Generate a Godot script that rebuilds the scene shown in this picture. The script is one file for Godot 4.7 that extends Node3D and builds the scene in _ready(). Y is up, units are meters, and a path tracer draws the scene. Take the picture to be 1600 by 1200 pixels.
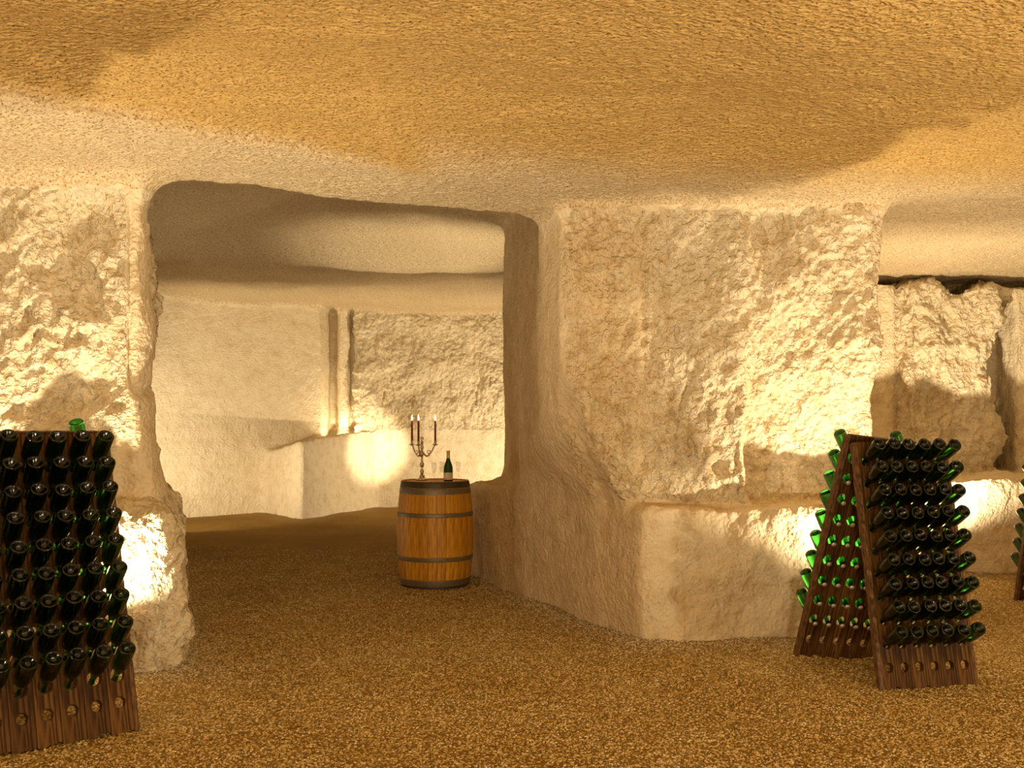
extends Node3D
# A chalk cellar with riddling racks. Field coordinates: x to the right, y up, d = depth away from the camera (z = -d).

const NEAR := 0.1
const EYE := 1.72
const WARM := Color(1.0, 0.908, 0.755)

var taken := {}
var M := {}
var rng := RandomNumberGenerator.new()


func _ready() -> void:
	rng.seed = 11
	# camera: level, with a raised lens
	var cam := Camera3D.new()
	cam.name = "camera"
	cam.position = Vector3(0, EYE, 0)
	cam.projection = Camera3D.PROJECTION_FRUSTUM
	cam.near = NEAR
	cam.far = 80.0
	cam.size = NEAR * 1200.0 / 1600.0
	cam.frustum_offset = Vector2(0, NEAR * 62.0 / 1600.0)
	add_child(cam)
	cam.current = true
	var we := WorldEnvironment.new()
	we.name = "environment"
	var env := Environment.new()
	env.background_mode = Environment.BG_COLOR
	env.background_color = Color(0, 0, 0)
	env.tonemap_mode = Environment.TONE_MAPPER_LINEAR
	env.tonemap_exposure = 0.94
	env.sdfgi_enabled = true
	env.ssao_enabled = true
	env.ssil_enabled = true
	we.environment = env
	add_child(we)
	make_materials()
	# floodlights: [x, y, d, aim x, aim y, aim d, energy, label]
	var floods := [
		[-3.32, 1.24, 20.30, -3.36, 2.6, 20.6, 1.6, "small floodlight sunk in the niche of the far chalk ledge"],
		[-4.25, 0.30, 11.6, -3.6, 3.6, 11.9, 3.0, "added fill floodlight on the gravel behind the left chalk pillar"],  # added to brighten the near ceiling of the chamber
		[1.3, 0.35, 17.8, -0.8, 2.0, 20.7, 20.0, "black floodlight beside the far rough wall of the back chamber"],
		[5.9, 0.35, 2.6, 5.2, 3.0, 2.9, 37.0, "black floodlight on the gravel at the right side of the hall"],
		[-5.0, 0.35, 0.4, -4.4, 3.0, 0.6, 38.0, "unseen fill floodlight on the gravel at the left side of the hall"],  # unseen, put in as fill for the hall
		[0.6, 0.35, -3.5, 0.4, 3.0, -2.8, 40.0, "unseen fill floodlight on the gravel behind the viewpoint"],  # unseen, fills the hall from behind the camera
		[0.9, 0.35, 0.6, 0.5, 2.1, 3.4, 8.0, "added fill floodlight on the gravel in front of the viewpoint"],  # added frontal fill for the pier and the barrel
	]
	for f in floods:
		floodlight(Vector3(f[0], f[1], -f[2]), Vector3(f[3], f[4], -f[5]), f[6], f[7])
	narrow_lamp(G(-2.80, 0.40, 6.60), G(-2.68, 2.10, 7.18), 8.0, 68.0, "black spotlight on the gravel behind the left riddling rack")
	narrow_lamp(G(3.0, 0.50, 7.50), G(2.60, 2.0, 8.22), 7.5, 67.0, "black spotlight on the gravel behind the middle riddling rack")
	narrow_lamp(G(-5.6, 0.40, 15.1), G(-4.7, 2.1, 18.8), 15.0, 48.0, "black spotlight standing behind the left chalk pillar")
	narrow_lamp(G(4.42, 0.42, 10.80), G(4.80, 2.0, 11.75), 14.0, 60.0, "black spotlight under the right-hand chalk ledge")
	# a narrow lamp on the same stand height that picks out the far ledge
	narrow_lamp(G(-0.2, 0.55, 12.6), G(-2.72, 1.22, 20.2), 170.0, 6.0, "small black spotlight aimed at the far chalk ledge")
	narrow_lamp(G(0.02, 0.40, 12.25), G(-0.98, 3.9, 13.0), 15.0, 28.0, "small black spotlight behind the low ledge aimed up at the vault")
	build_cave()
	build_floor()
	build_racks()
	build_barrel()
	build_table_things()


func G(x: float, y: float, d: float) -> Vector3:
	return Vector3(x, y, -d)


# ---------------------------------------------------------------- naming
func numbered(called: String) -> String:
	var n: int = taken.get(called, 0)
	taken[called] = n + 1
	return called if n == 0 else "%s_%03d" % [called, n]


func thing(called: String, label: String, category: String, group := "") -> Node3D:
	var o := Node3D.new()
	o.name = numbered(called)
	add_child(o)
	o.set_meta("label", label)
	o.set_meta("category", category)
	if group:
		o.set_meta("group", group)
	return o


func part(called: String, m: Mesh, material: Material, parent: Node3D, t := Transform3D()) -> MeshInstance3D:
	var o := MeshInstance3D.new()
	o.name = called
	o.mesh = m
	o.material_override = material
	o.transform = t
	parent.add_child(o, true)
	return o


# ---------------------------------------------------------------- materials
func noise(freq: float, octaves := 4, type := FastNoiseLite.TYPE_SIMPLEX_SMOOTH, fractal := FastNoiseLite.FRACTAL_FBM, s := 1) -> FastNoiseLite:
	var n := FastNoiseLite.new()
	n.noise_type = type
	n.frequency = freq
	n.fractal_type = fractal
	n.fractal_octaves = octaves
	n.seed = s
	return n


func ramp(stops: Array) -> Gradient:
	var g := Gradient.new()
	var off := PackedFloat32Array()
	var col := PackedColorArray()
	for s in stops:
		off.append(s[0])
		col.append(s[1])
	g.offsets = off
	g.colors = col
	return g


func ntex(n: FastNoiseLite, size := 512, r: Gradient = null, h := 0) -> NoiseTexture2D:
	var t := NoiseTexture2D.new()
	t.noise = n
	t.width = size
	t.height = h if h else size
	t.seamless = true
	t.generate_mipmaps = false
	if r:
		t.color_ramp = r
	return t


func mat(called: String, c: Color, rough := 0.9, metal := 0.0) -> StandardMaterial3D:
	var m := StandardMaterial3D.new()
	m.resource_name = called
	m.albedo_color = c.linear_to_srgb()
	m.roughness = rough
	m.metallic = metal
	M[called] = m
	return m


func tri(m: StandardMaterial3D, scale: Vector3, world := true) -> void:
	m.uv1_triplanar = true
	m.uv1_world_triplanar = world
	m.uv1_scale = scale
	m.uv1_triplanar_sharpness = 4.0


func make_materials() -> void:
	var w := Color.WHITE
	var blotch := ntex(noise(0.012, 5, FastNoiseLite.TYPE_SIMPLEX_SMOOTH, FastNoiseLite.FRACTAL_FBM, 3), 1024, ramp([[0.0, Color(0.86, 0.80, 0.70)], [0.35, Color(0.96, 0.94, 0.90)], [0.55, Color(0.99, 0.985, 0.97)], [1.0, w]]))
	var pits := ntex(noise(0.055, 3, FastNoiseLite.TYPE_SIMPLEX_SMOOTH, FastNoiseLite.FRACTAL_FBM, 77), 1024, ramp([[0.0, Color(0.35, 0.25, 0.15)], [0.18, Color(0.55, 0.43, 0.30)], [0.28, Color(0.92, 0.89, 0.83)], [0.5, w], [1.0, w]]))
	# chalk: rough chiselled stone
	var chalk := mat("chalk", Color(1, 1, 1), 0.95)
	chalk.vertex_color_use_as_albedo = true
	chalk.metallic_specular = 0.2
	chalk.albedo_texture = blotch
	tri(chalk, Vector3(0.55, 0.55, 0.55))
	chalk.heightmap_enabled = true
	chalk.heightmap_scale = 4.8
	var chips := noise(0.035, 3, FastNoiseLite.TYPE_CELLULAR, FastNoiseLite.FRACTAL_FBM, 5)
	chips.cellular_return_type = FastNoiseLite.RETURN_DISTANCE
	chips.domain_warp_enabled = true
	chips.domain_warp_amplitude = 26.0
	chips.domain_warp_frequency = 0.02
	chalk.heightmap_texture = ntex(chips, 1024)
	var smooth := mat("smooth_chalk", Color(1, 1, 1), 0.95)
	smooth.vertex_color_use_as_albedo = true
	smooth.metallic_specular = 0.2
	smooth.albedo_texture = ntex(noise(0.010, 6, FastNoiseLite.TYPE_SIMPLEX_SMOOTH, FastNoiseLite.FRACTAL_FBM, 4), 1024, ramp([[0.0, Color(0.90, 0.86, 0.78)], [0.45, Color(0.97, 0.955, 0.925)], [1.0, w]]))
	tri(smooth, Vector3(0.45, 0.45, 0.45))
	smooth.heightmap_enabled = true
	smooth.heightmap_scale = 1.5
	smooth.heightmap_texture = ntex(noise(0.05, 4, FastNoiseLite.TYPE_SIMPLEX_SMOOTH, FastNoiseLite.FRACTAL_FBM, 6), 1024)
	# ceiling: trowelled dabs, longer than wide
	var roof := mat("ceiling_chalk", Color(1, 1, 1), 0.95)
	roof.vertex_color_use_as_albedo = true
	roof.metallic_specular = 0.2
	roof.albedo_texture = ntex(noise(0.03, 4, FastNoiseLite.TYPE_SIMPLEX_SMOOTH, FastNoiseLite.FRACTAL_FBM, 8), 1024, ramp([[0.0, Color(0.80, 0.70, 0.55)], [0.4, Color(0.95, 0.92, 0.86)], [1.0, w]]))
	tri(roof, Vector3(0.55, 0.6, 1.05))
	roof.heightmap_enabled = true
	roof.heightmap_scale = 2.6
	var dabs := noise(0.034, 3, FastNoiseLite.TYPE_CELLULAR, FastNoiseLite.FRACTAL_FBM, 9)
	dabs.cellular_return_type = FastNoiseLite.RETURN_DISTANCE
	dabs.domain_warp_enabled = true
	dabs.domain_warp_amplitude = 20.0
	dabs.domain_warp_frequency = 0.02
	roof.heightmap_texture = ntex(dabs, 1024)
	# small dark pits in the stone
	roof.detail_enabled = true
	roof.detail_blend_mode = BaseMaterial3D.BLEND_MODE_MUL
	roof.detail_uv_layer = BaseMaterial3D.DETAIL_UV_2
	roof.detail_albedo = pits
	roof.uv2_triplanar = true
	roof.uv2_world_triplanar = true
	roof.uv2_triplanar_sharpness = 4.0
	roof.uv2_scale = Vector3(0.7, 0.8, 1.0)
	# gravel bed
	var bed := mat("gravel_bed", Color(1, 1, 1), 0.95)
	bed.vertex_color_use_as_albedo = true
	bed.metallic_specular = 0.25
	bed.albedo_texture = ntex(noise(0.22, 2, FastNoiseLite.TYPE_CELLULAR, FastNoiseLite.FRACTAL_NONE, 12), 1024, ramp([[0.0, Color(0.62, 0.54, 0.42)], [0.35, Color(0.84, 0.77, 0.64)], [0.7, Color(0.97, 0.93, 0.84)], [1.0, w]]))
	tri(bed, Vector3(0.7, 0.7, 0.7))
	bed.heightmap_enabled = true
	bed.heightmap_scale = 2.2
	bed.heightmap_texture = ntex(noise(0.16, 2, FastNoiseLite.TYPE_CELLULAR, FastNoiseLite.FRACTAL_FBM, 13), 1024)
	var stone := mat("gravel_stone", Color(1, 1, 1), 0.8)
	stone.vertex_color_use_as_albedo = true
	# wood of the racks
	var grain := ntex(noise(0.02, 5, FastNoiseLite.TYPE_SIMPLEX_SMOOTH, FastNoiseLite.FRACTAL_FBM, 21), 512, ramp([[0.0, Color(0.35, 0.28, 0.20)], [0.42, Color(0.7, 0.62, 0.5)], [0.6, Color(0.9, 0.84, 0.74)], [1.0, w]]))
	var i := 0
	for c in [Color(0.150, 0.078, 0.020), Color(0.185, 0.098, 0.026), Color(0.120, 0.060, 0.015)]:
		var wd := mat("rack_wood_%d" % i, c, 0.62)
		wd.albedo_texture = grain
		wd.metallic_specular = 0.3
		tri(wd, Vector3(5.0, 0.28, 5.0), false)
		wd.heightmap_enabled = true
		wd.heightmap_scale = 0.15
		wd.heightmap_texture = grain
		i += 1
	var edge := mat("rack_edge", Color(0.21, 0.115, 0.042), 0.7)
	edge.albedo_texture = grain
	tri(edge, Vector3(6.0, 1.2, 6.0), false)
	# barrel
	var oak := ntex(noise(0.02, 5, FastNoiseLite.TYPE_SIMPLEX_SMOOTH, FastNoiseLite.FRACTAL_FBM, 22), 512, ramp([[0.0, Color(0.70, 0.60, 0.45)], [0.45, Color(0.90, 0.86, 0.78)], [1.0, w]]))
	i = 0
	for c in [Color(0.86, 0.46, 0.032), Color(0.80, 0.41, 0.028), Color(0.92, 0.50, 0.036)]:
		var bw := mat("barrel_oak_%d" % i, c, 0.5)
		bw.albedo_texture = oak
		tri(bw, Vector3(4.0, 0.4, 4.0), false)
		i += 1
	mat("barrel_end_grain", Color(0.20, 0.12, 0.045), 0.8)
	var hoop := mat("hoop_iron", Color(0.27, 0.225, 0.15), 0.5, 0.5)
	hoop.albedo_texture = blotch
	tri(hoop, Vector3(3, 3, 3), false)
	mat("dark_iron", Color(0.09, 0.078, 0.055), 0.5, 0.4)
	# glass
	var g := mat("bottle_glass", Color(0.03, 0.29, 0.03), 0.08)  # lighter copy for rear bottles, their backlit green put into the tint
	g.albedo_color.a = 0.0
	g.transparency = BaseMaterial3D.TRANSPARENCY_ALPHA
	g.refraction_enabled = true
	g.refraction_scale = 0.05
	var g2 := mat("dark_bottle_glass", Color(0.030, 0.13, 0.022), 0.12)  # darker copy of the same glass, shade put into the tint
	g2.albedo_color.a = 0.0
	g2.transparency = BaseMaterial3D.TRANSPARENCY_ALPHA
	g2.refraction_enabled = true
	g2.refraction_scale = 0.05
	var clear := mat("clear_glass", Color(0.98, 0.97, 0.94), 0.03)
	clear.albedo_color.a = 0.06
	clear.transparency = BaseMaterial3D.TRANSPARENCY_ALPHA
	mat("cap_tin", Color(0.80, 0.74, 0.60), 0.35, 0.6)
	mat("served_glass", Color(0.012, 0.075, 0.012), 0.08)
	mat("foil", Color(0.72, 0.50, 0.16), 0.3, 0.8)
	mat("label_paper", Color(0.80, 0.72, 0.52), 0.7)
	mat("silver", Color(0.80, 0.74, 0.64), 0.16, 1.0)
	mat("wax", Color(0.20, 0.012, 0.010), 0.4)
	mat("wick", Color(0.02, 0.02, 0.02), 0.9)
	var fl := mat("flame", Color(1, 0.8, 0.4), 1.0)
	fl.emission_enabled = true
	fl.emission = Color(1.0, 0.82, 0.45)
	fl.emission_energy_multiplier = 9.0
	mat("lamp_black", Color(0.03, 0.03, 0.03), 0.5)
	var lens := mat("lamp_lens", Color(0.9, 0.85, 0.7), 0.4)
	lens.emission_enabled = true
	lens.emission = WARM
	lens.emission_energy_multiplier = 3.0


# ---------------------------------------------------------------- mesh helpers (faces given counter-clockwise seen from outside)
func st_new() -> SurfaceTool:
	var st := SurfaceTool.new()
	st.begin(Mesh.PRIMITIVE_TRIANGLES)
	return st


func tri_n(st: SurfaceTool, a: Vector3, b: Vector3, c: Vector3, na: Vector3, nb: Vector3, nc: Vector3) -> void:
	st.set_normal(na)
	st.add_vertex(a)
	st.set_normal(nc)
	st.add_vertex(c)
	st.set_normal(nb)
	st.add_vertex(b)


func face(st: SurfaceTool, pts: Array) -> void:
	var n: Vector3 = (pts[1] - pts[0]).cross(pts[2] - pts[0])
	if n.length() < 1e-12 and pts.size() > 3:
		n = (pts[2] - pts[0]).cross(pts[3] - pts[0])
	n = n.normalized()
	for k in range(1, pts.size() - 1):
		tri_n(st, pts[0], pts[k], pts[k + 1], n, n, n)


func lathe(profile: Array, seg := 24, st: SurfaceTool = null, t := Transform3D()) -> SurfaceTool:
	# profile: Vector2(radius, height), walked so that the outside is on the right-hand side going up
	if st == null:
		st = st_new()
	var n := profile.size()
	var nin := []
	var nout := []
	for k in n:
		var a := Vector2.ZERO
		var b := Vector2.ZERO
		if k > 0:
			a = (profile[k] - profile[k - 1])
		if k < n - 1:
			b = (profile[k + 1] - profile[k])
		a = Vector2(a.y, -a.x)
		b = Vector2(b.y, -b.x)
		var la := a.length()
		var lb := b.length()
		if la > 1e-9 and lb > 1e-9:
			var m := (a / la + b / lb).normalized()
			nin.append(m)
			nout.append(m)
		else:
			var m2 := (a / la) if la > 1e-9 else (b / maxf(lb, 1e-9))
			nin.append(m2)
			nout.append(m2)
	for k in n - 1:
		var p: Vector2 = profile[k]
		var q: Vector2 = profile[k + 1]
		if p.distance_to(q) < 1e-9:
			continue
		for s in seg:
			var u := TAU * s / seg
			var v := TAU * (s + 1) / seg
			var du := Vector3(cos(u), 0, -sin(u))
			var dv := Vector3(cos(v), 0, -sin(v))
			var a3 := t * (du * p.x + Vector3(0, p.y, 0))
			var b3 := t * (dv * p.x + Vector3(0, p.y, 0))
			var c3 := t * (dv * q.x + Vector3(0, q.y, 0))
			var d3 := t * (du * q.x + Vector3(0, q.y, 0))
			var n1: Vector2 = nout[k]
			var n2: Vector2 = nin[k + 1]
			var na := t.basis * (du * n1.x + Vector3(0, n1.y, 0))
			var nb := t.basis * (dv * n1.x + Vector3(0, n1.y, 0))
			var nc := t.basis * (dv * n2.x + Vector3(0, n2.y, 0))
			var nd := t.basis * (du * n2.x + Vector3(0, n2.y, 0))
			if p.x > 1e-6:
				tri_n(st, a3, b3, c3, na, nb, nc)
			if q.x > 1e-6:
				tri_n(st, a3, c3, d3, na, nc, nd)
	return st


func boxed(st: SurfaceTool, lo: Vector3, hi: Vector3, bv: float, t := Transform3D()) -> void:
	# a box with chamfered edges
	var c := (lo + hi) * 0.5
	var h := (hi - lo) * 0.5
	bv = minf(bv, minf(h.x, minf(h.y, h.z)) * 0.9)
	var P := func(ax: int, s: Vector3) -> Vector3:
		var e := h - Vector3.ONE * bv
		e[ax] = h[ax]
		return t * (c + Vector3(s.x * e.x, s.y * e.y, s.z * e.z))
	for ax in 3:
		var b := (ax + 1) % 3
		var d := (ax + 2) % 3
		for s in [-1.0, 1.0]:
			var q := []
			for k in [[-1, -1], [1, -1], [1, 1], [-1, 1]]:
				var v := Vector3.ZERO
				v[ax] = s
				v[b] = k[0]
				v[d] = k[1]
				q.append(P.call(ax, v))
			if s < 0:
				q.reverse()
			face(st, q)
		# the four edges that run along ax
		for k in [[-1, -1], [1, -1], [1, 1], [-1, 1]]:
			var v0 := Vector3.ZERO
			v0[ax] = -1
			v0[b] = k[0]
			v0[d] = k[1]
			var v1 := v0
			v1[ax] = 1
			var q2 := [P.call(b, v0), P.call(b, v1), P.call(d, v1), P.call(d, v0)]
			outward(st, q2, t * c)
	for sx in [-1.0, 1.0]:
		for sy in [-1.0, 1.0]:
			for sz in [-1.0, 1.0]:
				var v := Vector3(sx, sy, sz)
				outward(st, [P.call(0, v), P.call(1, v), P.call(2, v)], t * c)


func outward(st: SurfaceTool, q: Array, centre: Vector3) -> void:
	var n: Vector3 = (q[1] - q[0]).cross(q[2] - q[0])
	if n.dot(q[0] - centre) < 0:
		q.reverse()
	face(st, q)


func tube(st: SurfaceTool, pts: Array, r: Array, seg := 10) -> void:
	# a swept round bar with capped ends
	var rings := []
	var side := Vector3.UP
	for k in pts.size():
		var dir: Vector3 = (pts[mini(k + 1, pts.size() - 1)] - pts[maxi(k - 1, 0)]).normalized()
		if absf(dir.dot(side)) > 0.95:
			side = Vector3.RIGHT if absf(dir.x) < 0.9 else Vector3.FORWARD
		var u := (side - dir * side.dot(dir)).normalized()
		var v := dir.cross(u)
		side = u
		var ring := []
		for s in seg:
			var a := TAU * s / seg
			ring.append([pts[k] + (u * cos(a) + v * sin(a)) * r[k], u * cos(a) + v * sin(a)])
		rings.append(ring)
	for k in pts.size() - 1:
		for s in seg:
			var s2 := (s + 1) % seg
			var a = rings[k][s]
			var b = rings[k][s2]
			var c = rings[k + 1][s2]
			var d = rings[k + 1][s]
			tri_n(st, a[0], b[0], c[0], a[1], b[1], c[1])
			tri_n(st, a[0], c[0], d[0], a[1], c[1], d[1])
	for e in [0, pts.size() - 1]:
		var q := []
		for s in seg:
			q.append(rings[e][s][0])
		if e == 0:
			q.reverse()
		face(st, q)


# ---------------------------------------------------------------- lamps
func floodlight(at: Vector3, aim: Vector3, energy: float, label: String) -> void:
	var o := thing("floodlight", label, "floodlight", "floodlights along the cellar walls")
	o.position = Vector3(at.x, 0, at.z)
	var head := Transform3D(Basis.looking_at((aim - at).normalized(), Vector3(0, 0, 1) if absf((aim - at).normalized().y) > 0.9 else Vector3.UP), Vector3(0, at.y, 0))
	var st := st_new()
	boxed(st, Vector3(-0.13, -0.09, 0.0), Vector3(0.13, 0.09, 0.09), 0.012, head)
	part("housing", st.commit(), M.lamp_black, o)
	st = st_new()
	boxed(st, Vector3(-0.115, -0.075, -0.006), Vector3(0.115, 0.075, -0.001), 0.002, head)
	part("lens", st.commit(), M.lamp_lens, o)
	st = st_new()
	var low := 0.0 if at.y < 1.0 else at.y - 0.25
	tube(st, [Vector3(0, low, 0.05), Vector3(0, at.y - 0.05, 0.05)], [0.015, 0.015], 8)
	boxed(st, Vector3(-0.14, low, -0.10), Vector3(0.14, low + 0.03, 0.14), 0.008)
	part("stand", st.commit(), M.lamp_black, o)
	var l := AreaLight3D.new()
	l.name = "flood_beam"
	l.area_size = Vector2(0.22, 0.14)
	l.light_color = WARM
	l.light_energy = energy
	l.shadow_enabled = true
	l.area_range = 30.0
	l.area_attenuation = 2.0
	l.transform = head.translated_local(Vector3(0, 0, -0.012))
	o.add_child(l)


func narrow_lamp(at: Vector3, aim: Vector3, energy: float, angle: float, label: String) -> void:
	var o := thing("spotlight", label, "spotlight")
	o.position = Vector3(at.x, 0, at.z)
	var head := Transform3D(Basis.looking_at((aim - at).normalized()), Vector3(0, at.y, 0))
	var st := lathe([Vector2(0, 0), Vector2(0.05, 0), Vector2(0.06, 0.02), Vector2(0.06, 0.16), Vector2(0.0, 0.16)], 16, null, head * Transform3D(Basis(Vector3.RIGHT, PI / 2), Vector3.ZERO))
	part("housing", st.commit(), M.lamp_black, o)
	st = lathe([Vector2(0, -0.008), Vector2(0.05, -0.008), Vector2(0.05, -0.002), Vector2(0, -0.002)], 16, null, head * Transform3D(Basis(Vector3.RIGHT, PI / 2), Vector3.ZERO))
	part("lens", st.commit(), M.lamp_lens, o)
	st = st_new()
	tube(st, [Vector3(0, 0, 0.03), Vector3(0, at.y - 0.07, 0.03)], [0.012, 0.012], 8)
	boxed(st, Vector3(-0.08, 0, -0.06), Vector3(0.08, 0.03, 0.07), 0.008)
	part("stand", st.commit(), M.lamp_black, o)
	var l := SpotLight3D.new()
	l.name = "spot_beam"
	l.light_color = WARM
	l.light_energy = energy
	l.spot_angle = angle
	l.spot_angle_attenuation = 0.8
	l.spot_range = 30.0
	l.spot_attenuation = 2.0
	l.light_size = 0.03
	l.shadow_enabled = true
	l.transform = head.translated_local(Vector3(0, 0, -0.03))
	o.add_child(l)


# ---------------------------------------------------------------- the cave as a field: positive in the air, negative in the rock
func smin(a: float, b: float, k: float) -> float:
	var h := maxf(k - absf(a - b), 0.0) / k
	return minf(a, b) - h * h * k * 0.25


func smax(a: float, b: float, k: float) -> float:
	var h := maxf(k - absf(a - b), 0.0) / k
	return maxf(a, b) + h * h * k * 0.25


func roof_height(x: float, d: float) -> float:
	# hall vault with a lower cove along the back wall
	var s := 7.5 + 0.25 * x - d
	var h := 3.66 - 0.16 * smoothstep(1.5, 0.1, s) + 0.035 * sin(x * 0.9 + d * 0.5) + 0.03 * sin(d * 1.3 - x * 0.6)
	# the crease on the left, where the cove stops
	var cr := 5.9 + 0.58 * (x + 2.95) - d
	h += 0.05 * smoothstep(-0.06, 0.16, cr) * smoothstep(-0.6, -1.8, x) * smoothstep(2.2, 0.5, cr)
	# chamber behind the left opening
	var e := d - (8.452 + 0.387 * x)
	var back := 4.02 - 0.20 * exp(-pow((d - 13.9 - 0.25 * (x + 1.5)) / 0.55, 2.0)) + 0.05 * sin(x * 1.1 + d * 0.9)
	var wb := smoothstep(-0.02, 0.42, e) * smoothstep(2.4, 1.6, x)
	h = lerpf(h, back, wb)
	# right recess
	var wr := smoothstep(2.4, 3.0, x) * smoothstep(8.2, 8.7, d - 0.05 * x)
	h = lerpf(h, 3.66 - 0.015 * (d - 9.0), wr)
	return h


func air(x: float, y: float, d: float) -> float:
	var a := roof_height(x, d) - y
	a = minf(a, minf(minf(x + 9.0, 9.0 - x), d + 7.5))
	if d > 5.0 and d < 17.0 and x < -1.2:
		# left pillar and its plinth
		var fl := clampf((1.95 - y) / 0.75, 0.0, 1.0)
		fl = 0.13 * fl * fl
		var q := smax(7.28 + 0.15 * (x + 2.5) - d, x + 2.655 - fl, 0.03)
		q = smax(q, 0.92 * (x + 2.65 - fl) + 0.39 * (d - 7.52), 0.05)
		q = smax(q, d - 10.6, 0.2)
		a = smin(a, q, 0.30)
		q = smax(7.0 + 0.15 * (x + 2.24) - d, 0.94 * (x + 2.26) + 0.34 * (d - 7.0), 0.14)
		q = smax(q, y - 1.15 + 0.03 * sin(x * 5.0), 0.12)
		q = smax(q, d - 10.6, 0.2)
		a = smin(a, q, 0.08)
	if d > 6.5 and d < 13.5 and x > -1.5 and x < 4.5:
		# middle pier: pillar above, ledge round it; its near left corner is undercut
		var side := 0.925 * (0.99 - x) - 0.381 * (d - 7.9)
		var rev := 0.991 * (0.36 - x) - 0.136 * (d - 8.15)
		var under := (side - 0.49 * (y - 1.07)) * 0.90
		if y < 1.07:
			under = side
		var q := smax(8.04 + 0.06 * (x - 0.35) + 0.44 * smoothstep(2.75, 1.25, y) - d, rev, 0.06)
		q = smax(q, under, 0.03)
		q = smax(q, d - 11.5, 0.10)
		q = smax(q, 0.998 * (x - 3.02) - 0.06 * (d - 8.7), 0.10)
		a = smin(a, q, 0.20)
		# the left part of the front stands proud lower down
		q = smax(8.12 - 0.06 * (y - 1.07) + 0.03 * (x - 0.5) - d, x - 1.86 - 0.05 * (2.2 - y), 0.05)
		q = smax(q, smax(rev + 0.02, under + 0.01, 0.06), 0.03)
		q = smax(q, d - 9.0, 0.1)
		a = smin(a, q, 0.10)
		# ledge
		var foot := smax(7.88 + 0.13 * (x - 0.99) - d, side, 0.05)
		foot = smax(foot, d - 11.55, 0.08)
		foot = smax(foot, x - 3.35, 0.08)
		q = smax(foot, y - 1.075, 0.05)
		a = smin(a, q, lerpf(0.05, 0.17, smoothstep(8.4, 9.6, d)))
	if x > 1.4 and d > 10.0:
		# rock behind the pier, right recess wall and its ledge
		a = smin(a, smax(2.25 - x, smax(11.3 - d, x - 3.22, 0.1), 0.1), 0.15)
		var q := 12.95 - d
		q = smax(q, y - 3.48 - 0.02 * sin(x * 3.0) + 0.05 * smoothstep(5.2, 6.0, x), 0.03)
		q = smax(q, 2.25 - x, 0.1)
		q = minf(q, 13.7 - d)
		# rough panel and the dark recess to its right
		var pn := smax(12.78 - d, smax(4.95 - x, x - 6.05, 0.04), 0.04)
		pn = smax(pn, y - 3.45, 0.06)
		q = smin(q, pn, 0.04)
		var rc := smax(smax(6.07 - x, x - 6.38, 0.05), smax(d - 13.5, y - 3.3, 0.05), 0.05)
		q = smax(q, -rc, 0.05)
		a = smin(a, q, 0.05)
		q = smax(11.5 - d, 3.05 - x, 0.1)
		q = smax(q, y - 1.11, 0.10)
		a = smin(a, q, 0.08)
	if d > 13.0:
		# back chamber: smooth left wall, rough far wall, low block
		var q := smax(0.67 * (x + 5.77) - 0.742 * (d - 18.35), x + 3.74, 0.06)
		a = smin(a, q, 0.12)
		q = 21.0 - d
		var gr := smax(20.6 - d, -3.13 - x, 0.06)
		q = smin(q, gr, 0.06)
		q = smin(q, smax(20.7 - d, absf(x + 3.42) - 0.12, 0.06), 0.1)
		a = smin(a, q, 0.15)
		var b := smax(-0.83 * (x + 3.67) - 0.557 * (d - 17.85), 0.947 * (x + 3.67) - 0.32 * (d - 17.85), 0.12)
		b = smax(b, 17.6 - d, 0.1)
		b = smax(b, y - 1.42 - 0.21 * (x + 3.67), 0.08)
		# niche for a lamp
		b = smax(b, -smax(smax(absf(x + 3.32) - 0.26, absf(d - 20.36) - 0.28, 0.05), 0.9 - y, 0.05), 0.05)
		a = smin(a, b, 0.15)
	return a


# zones: how rough the rock is there, and the tint given to it there
func zone(p: Vector3, n: Vector3) -> Array:
	var x := p.x
	var y := p.y
	var d := -p.z
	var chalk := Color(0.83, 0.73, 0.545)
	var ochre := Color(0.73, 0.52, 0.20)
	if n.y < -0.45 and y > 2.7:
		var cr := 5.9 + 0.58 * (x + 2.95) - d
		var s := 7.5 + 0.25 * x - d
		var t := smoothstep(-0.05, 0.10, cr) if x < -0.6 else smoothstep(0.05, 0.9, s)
		return [0.16, chalk.lerp(ochre, t * 0.9)]  # blends from pale near the walls to ochre in the hall
	if x < -1.9 and d < 13.0:
		if y < 1.2:
			return [0.6, chalk]
		return [lerpf(1.15, 0.25, smoothstep(-2.95, -2.65, x)) * lerpf(0.5, 1.0, smoothstep(1.3, 1.9, y)), chalk]
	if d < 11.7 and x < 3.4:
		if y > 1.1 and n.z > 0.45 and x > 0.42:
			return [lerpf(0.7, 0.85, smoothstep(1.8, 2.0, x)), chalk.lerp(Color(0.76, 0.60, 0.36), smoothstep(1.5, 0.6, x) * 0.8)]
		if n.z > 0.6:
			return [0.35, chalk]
		return [0.16, Color(0.76, 0.62, 0.42)]  # pier side, reveal and ledge top: shade put into a darker tint
	if x > 1.9 and d < 17.0:
		if y > 1.15 and x > 4.9 and x < 6.1:
			return [1.1, chalk]
		return [0.35, chalk]
	if d > 20.0 and x > -3.15 and y > 1.6:
		return [0.9, chalk]
	return [0.14, Color(0.82, 0.73, 0.56)]


func in_view(x: float, d: float) -> bool:
	return d > 3.0 and d < 21.6 and absf(x) < 0.57 * d + 0.75


const C := 0.06
const NX := 300
const NY := 80
const NZ := 330
const X0 := -9.6
const Y0 := -0.18
const D0 := 2.4
var blocks := []
var samples := []


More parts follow.
